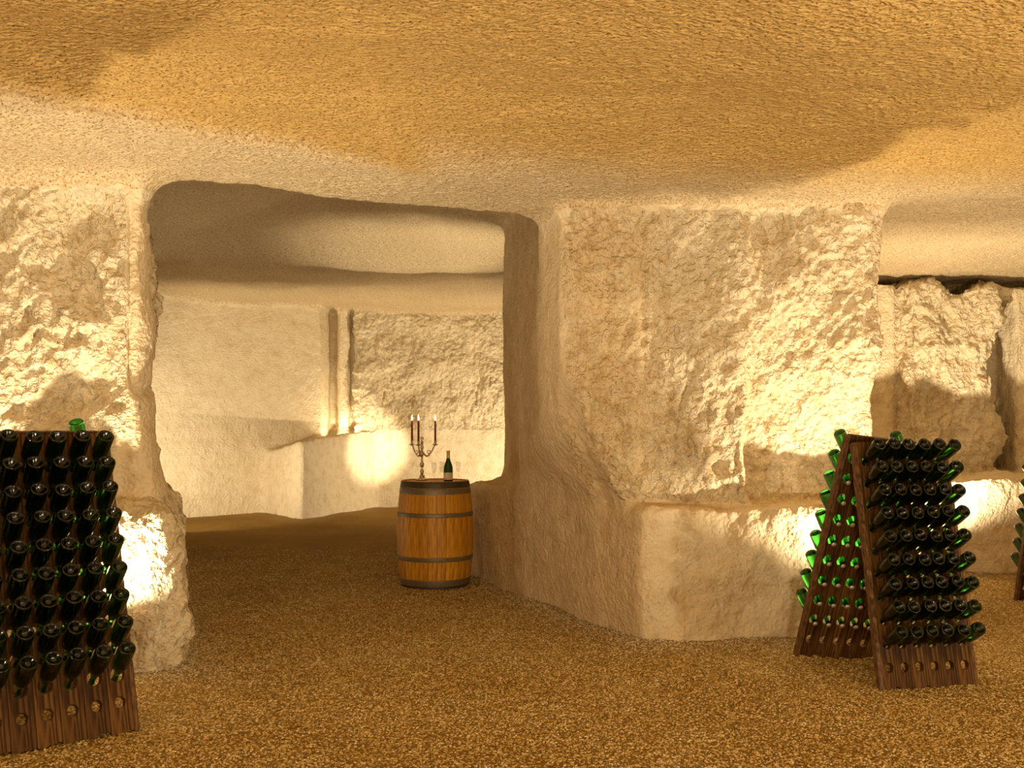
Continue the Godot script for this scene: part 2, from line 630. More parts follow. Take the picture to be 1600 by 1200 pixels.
func sample_block(at: int) -> void:
	var b: Vector3i = blocks[at]
	var s := PackedFloat32Array()
	s.resize(125)
	var k := 0
	for i in 5:
		for j in 5:
			for l in 5:
				s[k] = air(X0 + (b.x * 4 + i) * C, Y0 + (b.y * 4 + j) * C, D0 + (b.z * 4 + l) * C)
				k += 1
	samples[at] = s


func build_cave() -> void:
	# 1. find the blocks of 4x4x4 cells that the surface runs through
	for i in NX / 4:
		for l in NZ / 4:
			var x := X0 + (i * 4 + 2) * C
			var d := D0 + (l * 4 + 2) * C
			if not in_view(x, d) or absf(x) > 9.3:
				continue
			for j in NY / 4:
				if absf(air(x, Y0 + (j * 4 + 2) * C, d)) < 0.36:
					blocks.append(Vector3i(i, j, l))
	samples.resize(blocks.size())
	var task := WorkerThreadPool.add_group_task(sample_block, blocks.size())
	WorkerThreadPool.wait_for_group_task_completion(task)
	# 2. surface nets: one vertex in every cell the surface crosses
	var P := PackedVector3Array()
	var cell := {}
	for at in blocks.size():
		var b: Vector3i = blocks[at]
		var s: PackedFloat32Array = samples[at]
		for i in 4:
			for j in 4:
				for l in 4:
					var o := i * 25 + j * 5 + l
					var v000 := s[o]
					var v001 := s[o + 1]
					var v010 := s[o + 5]
					var v011 := s[o + 6]
					var v100 := s[o + 25]
					var v101 := s[o + 26]
					var v110 := s[o + 30]
					var v111 := s[o + 31]
					var pos := int(v000 > 0) + int(v001 > 0) + int(v010 > 0) + int(v011 > 0) + int(v100 > 0) + int(v101 > 0) + int(v110 > 0) + int(v111 > 0)
					if pos == 0 or pos == 8:
						continue
					var sum := Vector3.ZERO
					var n := 0
					var c8 := [v000, v001, v010, v011, v100, v101, v110, v111]
					for e in EDGES:
						var va: float = c8[e[0]]
						var vb: float = c8[e[1]]
						if (va > 0) != (vb > 0):
							var t := va / (va - vb)
							var pa: Vector3 = CORNERS[e[0]]
							sum += pa + (CORNERS[e[1]] - pa) * t
							n += 1
					sum /= n
					cell[((b.x * 4 + i) * 512 + b.y * 4 + j) * 512 + b.z * 4 + l] = P.size()
					P.append(Vector3(X0 + (b.x * 4 + i + sum.x) * C, Y0 + (b.y * 4 + j + sum.y) * C, -(D0 + (b.z * 4 + l + sum.z) * C)))
	# 3. quads round every crossed grid edge
	var Q := PackedInt32Array()
	for at in blocks.size():
		var b: Vector3i = blocks[at]
		var s: PackedFloat32Array = samples[at]
		for i in 4:
			for j in 4:
				for l in 4:
					var o := i * 25 + j * 5 + l
					var here := s[o] > 0
					var key := ((b.x * 4 + i) * 512 + b.y * 4 + j) * 512 + b.z * 4 + l
					for ax in 3:
						var there := s[o + AX_S[ax]] > 0
						if here == there:
							continue
						var u: int = AX_K[(ax + 1) % 3]
						var v: int = AX_K[(ax + 2) % 3]
						var q0: int = cell.get(key, -1)
						var q1: int = cell.get(key - u, -1)
						var q2: int = cell.get(key - u - v, -1)
						var q3: int = cell.get(key - v, -1)
						if q0 < 0 or q1 < 0 or q2 < 0 or q3 < 0:
							continue
						if here:
							Q.append_array([q0, q3, q2, q1])
						else:
							Q.append_array([q0, q1, q2, q3])
	# 4. smooth normals (pointing into the air), zones, and their smoothing
	var nv := P.size()
	var N := PackedVector3Array()
	N.resize(nv)
	var ca := (P[Q[2]] - P[Q[0]]).cross(P[Q[3]] - P[Q[1]])
	var mid := (P[Q[0]] + P[Q[2]]) * 0.5 + ca.normalized() * 0.05
	var flip := 1.0 if air(mid.x, mid.y, -mid.z) > 0 else -1.0
	for f in range(0, Q.size(), 4):
		var n := (P[Q[f + 2]] - P[Q[f]]).cross(P[Q[f + 3]] - P[Q[f + 1]]) * flip
		for k in 4:
			N[Q[f + k]] += n
	var W := PackedFloat32Array()
	var T := PackedColorArray()
	W.resize(nv)
	T.resize(nv)
	for k in nv:
		N[k] = N[k].normalized()
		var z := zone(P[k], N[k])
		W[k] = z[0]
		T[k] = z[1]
	for round_ in 2:
		var w2 := PackedFloat32Array()
		var t2 := PackedColorArray()
		var n2 := PackedVector3Array()
		w2.resize(nv)
		t2.resize(nv)
		n2.resize(nv)
		var cnt := PackedFloat32Array()
		cnt.resize(nv)
		for f in range(0, Q.size(), 4):
			var sw := (W[Q[f]] + W[Q[f + 1]] + W[Q[f + 2]] + W[Q[f + 3]]) * 0.25
			var sc := (T[Q[f]] + T[Q[f + 1]] + T[Q[f + 2]] + T[Q[f + 3]]) * 0.25
			var sn := N[Q[f]] + N[Q[f + 1]] + N[Q[f + 2]] + N[Q[f + 3]]
			for k in 4:
				var v := Q[f + k]
				w2[v] += sw
				t2[v] += sc
				n2[v] += sn
				cnt[v] += 1.0
		for k in nv:
			if cnt[k] > 0:
				W[k] = w2[k] / cnt[k]
				T[k] = t2[k] / cnt[k]
				if round_ == 0:
					N[k] = n2[k].normalized()
	# 5. split every quad, push the new vertices in and out along the normals
	var VP := PackedVector3Array()
	var VC := PackedColorArray()
	var I := PackedInt32Array()
	var piece := PackedInt32Array()
	var fine := PackedByteArray()
	var edge_at := {}
	var corner := PackedInt32Array()
	corner.resize(nv)
	corner.fill(-1)
	big = noise(1.15, 4, FastNoiseLite.TYPE_SIMPLEX_SMOOTH, FastNoiseLite.FRACTAL_FBM, 31)
	ridge = noise(4.2, 3, FastNoiseLite.TYPE_SIMPLEX_SMOOTH, FastNoiseLite.FRACTAL_RIDGED, 32)
	grit = noise(13.0, 2, FastNoiseLite.TYPE_SIMPLEX_SMOOTH, FastNoiseLite.FRACTAL_FBM, 33)
	wave = noise(0.55, 2, FastNoiseLite.TYPE_SIMPLEX_SMOOTH, FastNoiseLite.FRACTAL_FBM, 34)
	var n_ := 3
	for f in range(0, Q.size(), 4):
		var a := Q[f]
		var b := Q[f + 1]
		var c := Q[f + 2]
		var e := Q[f + 3]
		if flip < 0:
			b = Q[f + 3]
			e = Q[f + 1]
		var ids := PackedInt32Array()
		ids.resize((n_ + 1) * (n_ + 1))
		for i in n_ + 1:
			for j in n_ + 1:
				# a at (0,0), b at (1,0), c at (1,1), e at (0,1)
				var id := -1
				var key := -1
				var vi := -1
				if (i == 0 or i == n_) and (j == 0 or j == n_):
					vi = (a if j == 0 else e) if i == 0 else (b if j == 0 else c)
					id = corner[vi]
				elif i == 0 or i == n_ or j == 0 or j == n_:
					var p := a
					var q := b
					var k := i
					if j == n_:
						p = e
						q = c
					if i == 0:
						p = a
						q = e
						k = j
					if i == n_:
						p = b
						q = c
						k = j
					if p > q:
						var sw := p
						p = q
						q = sw
						k = n_ - k
					key = (p * 4000000 + q) * 4 + k
					id = edge_at.get(key, -1)
				if id < 0:
					var u := float(i) / n_
					var v := float(j) / n_
					var wa := (1 - u) * (1 - v)
					var wb := u * (1 - v)
					var wc := u * v
					var wd := (1 - u) * v
					id = VP.size()
					VP.append(relief(P[a] * wa + P[b] * wb + P[c] * wc + P[e] * wd, (N[a] * wa + N[b] * wb + N[c] * wc + N[e] * wd).normalized(), W[a] * wa + W[b] * wb + W[c] * wc + W[e] * wd))
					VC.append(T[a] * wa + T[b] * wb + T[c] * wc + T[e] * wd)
					if vi >= 0:
						corner[vi] = id
					elif key >= 0:
						edge_at[key] = id
				ids[i * (n_ + 1) + j] = id
		var pid := piece_of((P[a] + P[c]) * 0.5, (N[a] + N[c]).normalized())
		for i in n_:
			for j in n_:
				var p0 := ids[i * (n_ + 1) + j]
				var p1 := ids[(i + 1) * (n_ + 1) + j]
				var p2 := ids[(i + 1) * (n_ + 1) + j + 1]
				var p3 := ids[i * (n_ + 1) + j + 1]
				I.append_array([p0, p2, p1, p0, p3, p2])   # clockwise seen from the air
				piece.append(pid)
				fine.append(0 if W[a] + W[c] > 0.9 else 1)
	var VN := PackedVector3Array()
	VN.resize(VP.size())
	for k in range(0, I.size(), 3):
		var n := (VP[I[k + 2]] - VP[I[k]]).cross(VP[I[k + 1]] - VP[I[k]])
		VN[I[k]] += n
		VN[I[k + 1]] += n
		VN[I[k + 2]] += n
	for k in VN.size():
		VN[k] = VN[k].normalized()
	# 6. one mesh for each piece of the setting
	var made := {}
	for pid in PIECES.size():
		var surfaces := []
		for sm in 2:
			var remap := PackedInt32Array()
			remap.resize(VP.size())
			remap.fill(-1)
			var pp := PackedVector3Array()
			var pn := PackedVector3Array()
			var pc := PackedColorArray()
			var pi := PackedInt32Array()
			for k in piece.size():
				if piece[k] != pid or fine[k] != sm:
					continue
				for m in 6:
					var v := I[k * 6 + m]
					var r := remap[v]
					if r < 0:
						r = pp.size()
						remap[v] = r
						pp.append(VP[v])
						pn.append(VN[v])
						pc.append(VC[v])
					pi.append(r)
			if pp.size():
				surfaces.append([pp, pn, pc, pi, M.ceiling_chalk if pid == 0 else M["smooth_chalk" if sm else "chalk"]])
		if surfaces:
			emit_piece(pid, surfaces, made)
	# 7. the rest of the cave, out of view, in coarse cells
	coarse_cave(made)


var big: FastNoiseLite
var ridge: FastNoiseLite
var grit: FastNoiseLite
var wave: FastNoiseLite
const CORNERS := [Vector3(0, 0, 0), Vector3(0, 0, 1), Vector3(0, 1, 0), Vector3(0, 1, 1), Vector3(1, 0, 0), Vector3(1, 0, 1), Vector3(1, 1, 0), Vector3(1, 1, 1)]
const EDGES := [[0, 1], [2, 3], [4, 5], [6, 7], [0, 2], [1, 3], [4, 6], [5, 7], [0, 4], [1, 5], [2, 6], [3, 7]]
const AX_S := [25, 5, 1]
const AX_K := [262144, 512, 1]
# name, parent piece or -1, label
const PIECES := [
	["ceiling", -1, "hewn chalk ceiling of the cellar, ochre in the hall and pale along the walls"],
	["wall_left", -1, "thick rough chalk pillar wall behind the left riddling rack"],
	["ledge", 1, ""],
	["wall_middle", -1, "wide chalk pier between the barrel passage and the right recess"],
	["ledge", 3, ""],
	["wall_right", -1, "chalk wall of the right recess with a bright rough panel"],
	["ledge", 5, ""],
	["wall_back", -1, "pale chalk walls of the far chamber behind the barrel"],
	["ledge", 7, ""],
	["wall_rear", -1, "chalk walls of the hall outside the view"],
]


func piece_of(p: Vector3, n: Vector3) -> int:
	var d := -p.z
	if n.y < -0.55 and p.y > 2.6:
		return 0
	if p.x < -1.7 and d < 13.0:
		return 2 if p.y < 1.2 else 1
	if p.x < 3.4 and d < 11.7 and d > 6.0:
		return 4 if p.y < 1.12 or (p.y < 1.9 and p.x < 0.95 and n.x < -0.2 and air(p.x, p.y, d) < 0.3 and 0.991 * (0.36 - p.x) - 0.136 * (d - 8.15) > 0.06) else 3
	if p.x > 1.9 and d > 6.0 and d < 14.5:
		return 6 if d < 12.6 and p.y < 1.2 else 5
	if p.x > -4.3 and d > 17.0 and p.y < 1.75 and 0.83 * (p.x + 3.67) + 0.557 * (d - 17.85) > -0.3:
		return 8
	if d > 11.0:
		return 7
	return 9


func emit_piece(pid: int, surfaces: Array, made: Dictionary) -> void:
	var m := ArrayMesh.new()
	for s in surfaces:
		var arr := []
		arr.resize(Mesh.ARRAY_MAX)
		arr[Mesh.ARRAY_VERTEX] = s[0]
		arr[Mesh.ARRAY_NORMAL] = s[1]
		arr[Mesh.ARRAY_COLOR] = s[2]
		arr[Mesh.ARRAY_INDEX] = s[3]
		m.add_surface_from_arrays(Mesh.PRIMITIVE_TRIANGLES, arr)
		m.surface_set_material(m.get_surface_count() - 1, s[4])
	var p = PIECES[pid]
	var o := part(p[0], m, null, self if p[1] < 0 else made[p[1]])
	if p[1] < 0:
		o.set_meta("kind", "structure")
		o.set_meta("label", p[2])
		o.set_meta("category", "ceiling" if pid == 0 else "wall")
		made[pid] = o


func relief(p: Vector3, n: Vector3, w: float) -> Vector3:
	var d := -p.z
	var a := big.get_noise_3d(p.x, p.y * 0.8, p.z)
	var t := a * 5.0 + p.y * 0.35
	var ft := floorf(t)
	var terr := (ft + smoothstep(0.45, 0.95, t - ft) - p.y * 0.35) * 0.05
	var b := ridge.get_noise_3d(p.x + a * 0.15, p.y * 0.75, p.z)
	var c := grit.get_noise_3d(p.x, p.y * 0.7, p.z)
	var g := wave.get_noise_3d(p.x, p.y, p.z)
	var patch := lerpf(0.35, 1.35, smoothstep(-0.25, 0.25, wave.get_noise_3d(p.x * 2.3 + 20.0, p.y * 1.6, p.z * 2.3)))
	var h := w * (terr + patch * (b * 0.020 + c * 0.024)) + 0.0035 * c + 0.03 * g * (1.0 if w < 0.5 else 0.6)
	# cracks, joints and a bored hole
	if n.y < -0.4 and p.y > 2.7:
		if p.x < -0.5 and d < 7.6:
			var cr := 5.9 + 0.58 * (p.x + 2.95) - d + 0.03 * c
			h -= 0.04 * exp(-pow(cr / 0.014, 2.0)) * smoothstep(-0.5, -1.6, p.x)
	elif p.x < -2.3 and d < 8.0 and p.y > 1.2:
		var gx := p.x + 2.70 + 0.02 * a - 0.16 * smoothstep(2.05, 1.75, p.y)
		h -= 0.06 * exp(-pow(gx / 0.026, 2.0)) * smoothstep(1.5, 1.75, p.y) * smoothstep(3.4, 3.1, p.y)
	elif p.x > 0.3 and p.x < 3.1 and d < 9.0 and p.y > 1.1:
		h -= 0.03 * exp(-pow((p.x - 1.05 - 0.05 * a) / 0.022, 2.0)) * smoothstep(1.9, 2.3, p.y)
		h -= 0.05 * exp(-pow((p.y - 3.31 - 0.5 * (p.x - 1.12) - 0.04 * b) / 0.03, 2.0)) * smoothstep(0.16, 0.05, absf(p.x - 1.12))
		h -= 0.04 * exp(-pow((p.x - 1.40 - 0.10 * sin(p.y * 3.1)) / 0.02, 2.0)) * smoothstep(1.25, 1.5, p.y) * smoothstep(2.3, 2.0, p.y)
		h -= 0.09 * exp(-((p.x - 1.64) * (p.x - 1.64) + (p.y - 1.37) * (p.y - 1.37)) / 0.0022)
		h += 0.035 * exp(-pow((Vector2(p.x - 1.64, p.y - 1.37).length() - 0.12) / 0.03, 2.0))
	elif p.x > 4.0 and d > 12.0 and d < 14.5:
		h -= 0.05 * exp(-pow((p.x - 4.88) / 0.03, 2.0))
	return p + n * h


func coarse_cave(made: Dictionary) -> void:
	var cs := 0.3
	var nx := 66
	var ny := 17
	var nz := 102
	var x0 := -9.75
	var y0 := -0.35
	var d0 := -8.1
	var s := PackedFloat32Array()
	s.resize((nx + 1) * (ny + 1) * (nz + 1))
	var k := 0
	for i in nx + 1:
		for j in ny + 1:
			for l in nz + 1:
				s[k] = air(x0 + i * cs, y0 + j * cs, d0 + l * cs)
				k += 1
	var sj := nz + 1
	var si := (ny + 1) * sj
	var cell := {}
	var pp := PackedVector3Array()
	for i in nx:
		for j in ny:
			for l in nz:
				var o := i * si + j * sj + l
				var x := x0 + (i + 0.5) * cs
				var d := d0 + (l + 0.5) * cs
				if d > 3.4 and d < 21.3 and absf(x) < 0.57 * d + 0.3 and absf(x) < 8.9:
					continue
				var c8 := [s[o], s[o + 1], s[o + sj], s[o + sj + 1], s[o + si], s[o + si + 1], s[o + si + sj], s[o + si + sj + 1]]
				var sum := Vector3.ZERO
				var n := 0
				for e in EDGES:
					var va: float = c8[e[0]]
					var vb: float = c8[e[1]]
					if (va > 0) != (vb > 0):
						sum += CORNERS[e[0]] + (CORNERS[e[1]] - CORNERS[e[0]]) * (va / (va - vb))
						n += 1
				if n:
					sum /= n
					cell[o] = pp.size()
					pp.append(Vector3(x0 + (i + sum.x) * cs, y0 + (j + sum.y) * cs, -(d0 + (l + sum.z) * cs)))
	var faces := {0: PackedInt32Array(), 9: PackedInt32Array()}
	var pn := PackedVector3Array()
	pn.resize(pp.size())
	var step := [si, sj, 1]
	for o in cell:
		for ax in 3:
			var here: bool = s[o] > 0
			if here == (s[o + step[ax]] > 0):
				continue
			var u: int = step[(ax + 1) % 3]
			var v: int = step[(ax + 2) % 3]
			var q := [o, o - u, o - u - v, o - v]
			if not (cell.has(q[1]) and cell.has(q[2]) and cell.has(q[3])):
				continue
			for m in 4:
				q[m] = cell[q[m]]
			var n := (pp[q[2]] - pp[q[0]]).cross(pp[q[3]] - pp[q[1]])
			var c := (pp[q[0]] + pp[q[1]] + pp[q[2]] + pp[q[3]]) * 0.25
			var t := c + n.normalized() * 0.1
			if air(t.x, t.y, -t.z) < air(c.x, c.y, -c.z):
				n = -n
				q.reverse()
			for m in 4:
				pn[q[m]] += n
			var pid := 0 if n.normalized().y < -0.55 and c.y > 2.6 else 9
			faces[pid].append_array([q[0], q[2], q[1], q[0], q[3], q[2]])
	var pc := PackedColorArray()
	for m in pp.size():
		pn[m] = pn[m].normalized()
		pc.append(Color(0.78, 0.64, 0.42))
	emit_piece(9, [[pp, pn, pc, faces[9], M.smooth_chalk]], made)
	var arr := []
	arr.resize(Mesh.ARRAY_MAX)
	arr[Mesh.ARRAY_VERTEX] = pp
	arr[Mesh.ARRAY_NORMAL] = pn
	arr[Mesh.ARRAY_COLOR] = pc
	arr[Mesh.ARRAY_INDEX] = faces[0]
	var am := ArrayMesh.new()
	am.add_surface_from_arrays(Mesh.PRIMITIVE_TRIANGLES, arr)
	part("vault", am, M.ceiling_chalk, made[0])


# ---------------------------------------------------------------- floor
func ground(x: float, d: float) -> float:
	return 0.018 * gnoise.get_noise_2d(x, d) + 0.006 * gnoise.get_noise_2d(x * 5.0, d * 5.0)


var gnoise: FastNoiseLite
var pnoise: FastNoiseLite


func floor_tint(x: float, d: float, near: float) -> Color:
	# bare gravel, paler with chalk dust in patches and along the foot of the rock
	var t := 0.35 + 0.5 * pnoise.get_noise_2d(x, d)
	var c := Color(0.56, 0.38, 0.105).lerp(Color(0.74, 0.56, 0.23), clampf(t, 0.0, 1.0))
	return c.lerp(Color(0.72, 0.60, 0.40), 0.9 * exp(-pow(maxf(near, 0.0) / 0.20, 1.4)))


func build_floor() -> void:
	gnoise = noise(0.6, 3, FastNoiseLite.TYPE_SIMPLEX_SMOOTH, FastNoiseLite.FRACTAL_FBM, 41)
	pnoise = noise(0.8, 4, FastNoiseLite.TYPE_SIMPLEX_SMOOTH, FastNoiseLite.FRACTAL_FBM, 42)
	var xs := []
	var x := -9.3
	while x < 9.3:
		xs.append(x)
		x += 0.07 if absf(x) < 5.5 else 0.25
	var ds := []
	var d := -7.8
	while d < 22.0:
		ds.append(d)
		d += 0.07 if d > 4.5 and d < 13.0 else (0.14 if d >= 13.0 else 0.3)
	var pp := PackedVector3Array()
	var pc := PackedColorArray()
	for i in xs.size():
		for j in ds.size():
			var a := air(xs[i], 0.12, ds[j])
			var berm := 0.05 * exp(-maxf(a, 0.0) / 0.14)
			pp.append(G(xs[i], ground(xs[i], ds[j]) + berm, ds[j]))
			pc.append(floor_tint(xs[i], ds[j], a))
	var pi := PackedInt32Array()
	var w := ds.size()
	var pn := PackedVector3Array()
	pn.resize(pp.size())
	for i in xs.size() - 1:
		for j in w - 1:
			var a := i * w + j
			pi.append_array([a, a + w + 1, a + w, a, a + 1, a + w + 1])
	for k in range(0, pi.size(), 3):
		var n := (pp[pi[k + 2]] - pp[pi[k]]).cross(pp[pi[k + 1]] - pp[pi[k]])
		if n.y < 0:
			n = -n
			var sw := pi[k + 1]
			pi[k + 1] = pi[k + 2]
			pi[k + 2] = sw
		for m in 3:
			pn[pi[k + m]] += n
	for k in pn.size():
		pn[k] = pn[k].normalized()
	var arr := []
	arr.resize(Mesh.ARRAY_MAX)
	arr[Mesh.ARRAY_VERTEX] = pp
	arr[Mesh.ARRAY_NORMAL] = pn
	arr[Mesh.ARRAY_COLOR] = pc
	arr[Mesh.ARRAY_INDEX] = pi
	var m := ArrayMesh.new()
	m.add_surface_from_arrays(Mesh.PRIMITIVE_TRIANGLES, arr)
	var o := part("floor", m, M.gravel_bed, self)
	o.set_meta("kind", "structure")
	o.set_meta("label", "brown gravel floor running through the whole cellar")
	o.set_meta("category", "floor")
	# loose stones on the bed
	var st := st_new()
	var ico := []
	var gr := (1.0 + sqrt(5.0)) / 2.0
	for s in [-1.0, 1.0]:
		for t in [-gr, gr]:
			ico.append_array([Vector3(0, s, t), Vector3(s, t, 0), Vector3(t, 0, s)])
	for a in 12:
		for b in range(a + 1, 12):
			for c in range(b + 1, 12):
				if ico[a].distance_to(ico[b]) < 2.1 and ico[b].distance_to(ico[c]) < 2.1 and ico[a].distance_to(ico[c]) < 2.1:
					outward(st, [ico[a] / 1.9, ico[b] / 1.9, ico[c] / 1.9], Vector3.ZERO)
	var mm := MultiMesh.new()
	mm.transform_format = MultiMesh.TRANSFORM_3D
	mm.use_colors = true
	mm.mesh = st.commit()
	var tr := []
	var cols := []
	while tr.size() < 320000:
		var dd := sqrt(rng.randf_range(4.6 * 4.6, 14.5 * 14.5))
		var xx := rng.randf_range(-0.72, 0.72) * dd
		if dd > 8.0 and rng.randf() < (dd - 8.0) / 6.5:
			continue
		var a := air(xx, 0.12, dd) if dd > 5.4 else 3.0
		if a < -0.02:
			continue
		var r := rng.randf_range(0.0035, 0.0072)
		var b := Basis.from_euler(Vector3(rng.randf() * TAU, rng.randf() * TAU, rng.randf() * TAU)).scaled(Vector3(r * rng.randf_range(0.9, 1.4), r * rng.randf_range(0.6, 0.8), r * rng.randf_range(0.9, 1.4)))
		tr.append(Transform3D(b, G(xx, ground(xx, dd) + 0.05 * exp(-maxf(a, 0.0) / 0.14) + r * 0.3, dd)))
		var c := floor_tint(xx, dd, a)
		var k := rng.randf()
		if k < 0.22:
			c = c.lerp(Color(0.95, 0.84, 0.60), rng.randf_range(0.4, 1.0))
		elif k > 0.6:
			c = c * rng.randf_range(0.3, 0.8)
		c.a = 1.0
		cols.append(c)
	mm.instance_count = tr.size()
	for k in tr.size():
		mm.set_instance_transform(k, tr[k])
		mm.set_instance_color(k, cols[k])
	var gm := MultiMeshInstance3D.new()
	gm.name = "gravel"
	gm.multimesh = mm
	gm.material_override = M.gravel_stone
	gm.set_meta("kind", "stuff")
	gm.set_meta("label", "loose brown and pale gravel strewn over the cellar floor")
	gm.set_meta("category", "gravel")
	add_child(gm)


# ---------------------------------------------------------------- riddling racks and their bottles
const BOTTLE := [[0, 0.004], [0.0135, 0.004], [0.0150, 0.008], [0.0168, 0.012], [0.0168, 0.020], [0.0148, 0.025], [0.0152, 0.058], [0.0185, 0.082], [0.0265, 0.106], [0.0355, 0.130], [0.0415, 0.150], [0.0445, 0.170], [0.0452, 0.188], [0.0452, 0.288], [0.0440, 0.296], [0.0405, 0.300], [0.0360, 0.2985], [0.0310, 0.292], [0.0200, 0.276], [0.0090, 0.266], [0, 0.264]]


func profile(a: Array, k := 1.0) -> Array:
	var out := []
	for p in a:
		out.append(Vector2(p[0], p[1]) * k)
	return out


func make_bottle(dark: bool) -> Node3D:
	var o := thing("champagne_bottle", "x", "bottle")
	part("glass", lathe(profile(BOTTLE), 28).commit(), M.dark_bottle_glass if dark else M.bottle_glass, o)
	part("crown_cap", lathe([Vector2(0, -0.004), Vector2(0.013, -0.004), Vector2(0.0155, -0.002), Vector2(0.0175, 0.006), Vector2(0.0172, 0.0075), Vector2(0.0138, 0.0038), Vector2(0, 0.0038)], 16).commit(), M.cap_tin, o)
	return o


func plank_mesh(w: float, len_: float, t: float, holes: Array, r: float, jag: float) -> Mesh:
	# upright board on y from 0 to len_, x across, z from 0 (inside) to t (outside), with round holes
	var st := st_new()
	var h := w * 0.5
	var cuts := [0.0]
	for k in holes.size() - 1:
		cuts.append((holes[k] + holes[k + 1]) * 0.5)
	cuts.append(len_)
	for k in holes.size():
		var y0: float = cuts[k]
		var y1: float = cuts[k + 1]
		var cy: float = holes[k]
		var rk := r if k else 0.030
		var per := []
		for m in 4:
			per.append(Vector2(lerpf(-h, h, m / 4.0), y0))
		for m in 4:
			per.append(Vector2(h, lerpf(y0, y1, m / 4.0)))
		for m in 4:
			per.append(Vector2(lerpf(h, -h, m / 4.0), y1))
		for m in 4:
			per.append(Vector2(-h, lerpf(y1, y0, m / 4.0)))
		for m in 16:
			var a: Vector2 = per[m]
			var b: Vector2 = per[(m + 1) % 16]
			if y0 == 0.0 and jag > 0.0:
				if a.y == 0.0:
					a.y = jag * (0.5 + 0.5 * sin(a.x * 40.0))
				if b.y == 0.0:
					b.y = jag * (0.5 + 0.5 * sin(b.x * 40.0))
			var ca := Vector2(0, cy) + (a - Vector2(0, cy)).normalized() * rk
			var cb := Vector2(0, cy) + (b - Vector2(0, cy)).normalized() * rk
			var ra := Vector2(0, cy) + (ca - Vector2(0, cy)) * 1.10
			var rb := Vector2(0, cy) + (cb - Vector2(0, cy)) * 1.10
			var z := t - 0.006
			face(st, [Vector3(a.x, a.y, t), Vector3(b.x, b.y, t), Vector3(rb.x, rb.y, t), Vector3(ra.x, ra.y, t)])
			face(st, [Vector3(ra.x, ra.y, t), Vector3(rb.x, rb.y, t), Vector3(cb.x, cb.y, z), Vector3(ca.x, ca.y, z)])
			face(st, [Vector3(b.x, b.y, 0), Vector3(a.x, a.y, 0), Vector3(ca.x, ca.y, 0), Vector3(cb.x, cb.y, 0)])
			face(st, [Vector3(ca.x, ca.y, z), Vector3(cb.x, cb.y, z), Vector3(cb.x, cb.y, 0), Vector3(ca.x, ca.y, 0)])
			# outer edges
			if (k == 0 and m < 4) or (m >= 4 and m < 8) or (k == holes.size() - 1 and m >= 8 and m < 12) or m >= 12:
				face(st, [Vector3(a.x, a.y, 0), Vector3(b.x, b.y, 0), Vector3(b.x, b.y, t), Vector3(a.x, a.y, t)])
	return st.commit()


func rail_mesh(len_: float, wd: float, th: float, seed_: int) -> Mesh:
	# side rail along y, with a worn wavy outer arris
	var r2 := RandomNumberGenerator.new()
	r2.seed = seed_
	var st := st_new()
	var n := 40
	var rows := []
	for k in n + 1:
		var y := len_ * k / n
		var j := 0.006 + r2.randf() * 0.009
		rows.append([Vector3(-wd / 2, y, 0), Vector3(wd / 2, y, 0), Vector3(wd / 2, y, th - j), Vector3(wd / 2 - j, y, th), Vector3(-wd / 2 + 0.004, y, th), Vector3(-wd / 2, y, th - 0.004)])
	for k in n:
		for m in 6:
			var m2 := (m + 1) % 6
			face(st, [rows[k][m], rows[k][m2], rows[k + 1][m2], rows[k + 1][m]])
	var q: Array = rows[n].duplicate()
	face(st, q)
	q = rows[0].duplicate()
	q.reverse()
	face(st, q)
	return st.commit()


const ROW := ["top row", "second row", "third row", "fourth row", "fifth row", "sixth row", "seventh row", "eighth row", "lowest row"]
const NTH := ["first", "second", "third", "fourth", "fifth", "sixth"]
var proto: Array = []


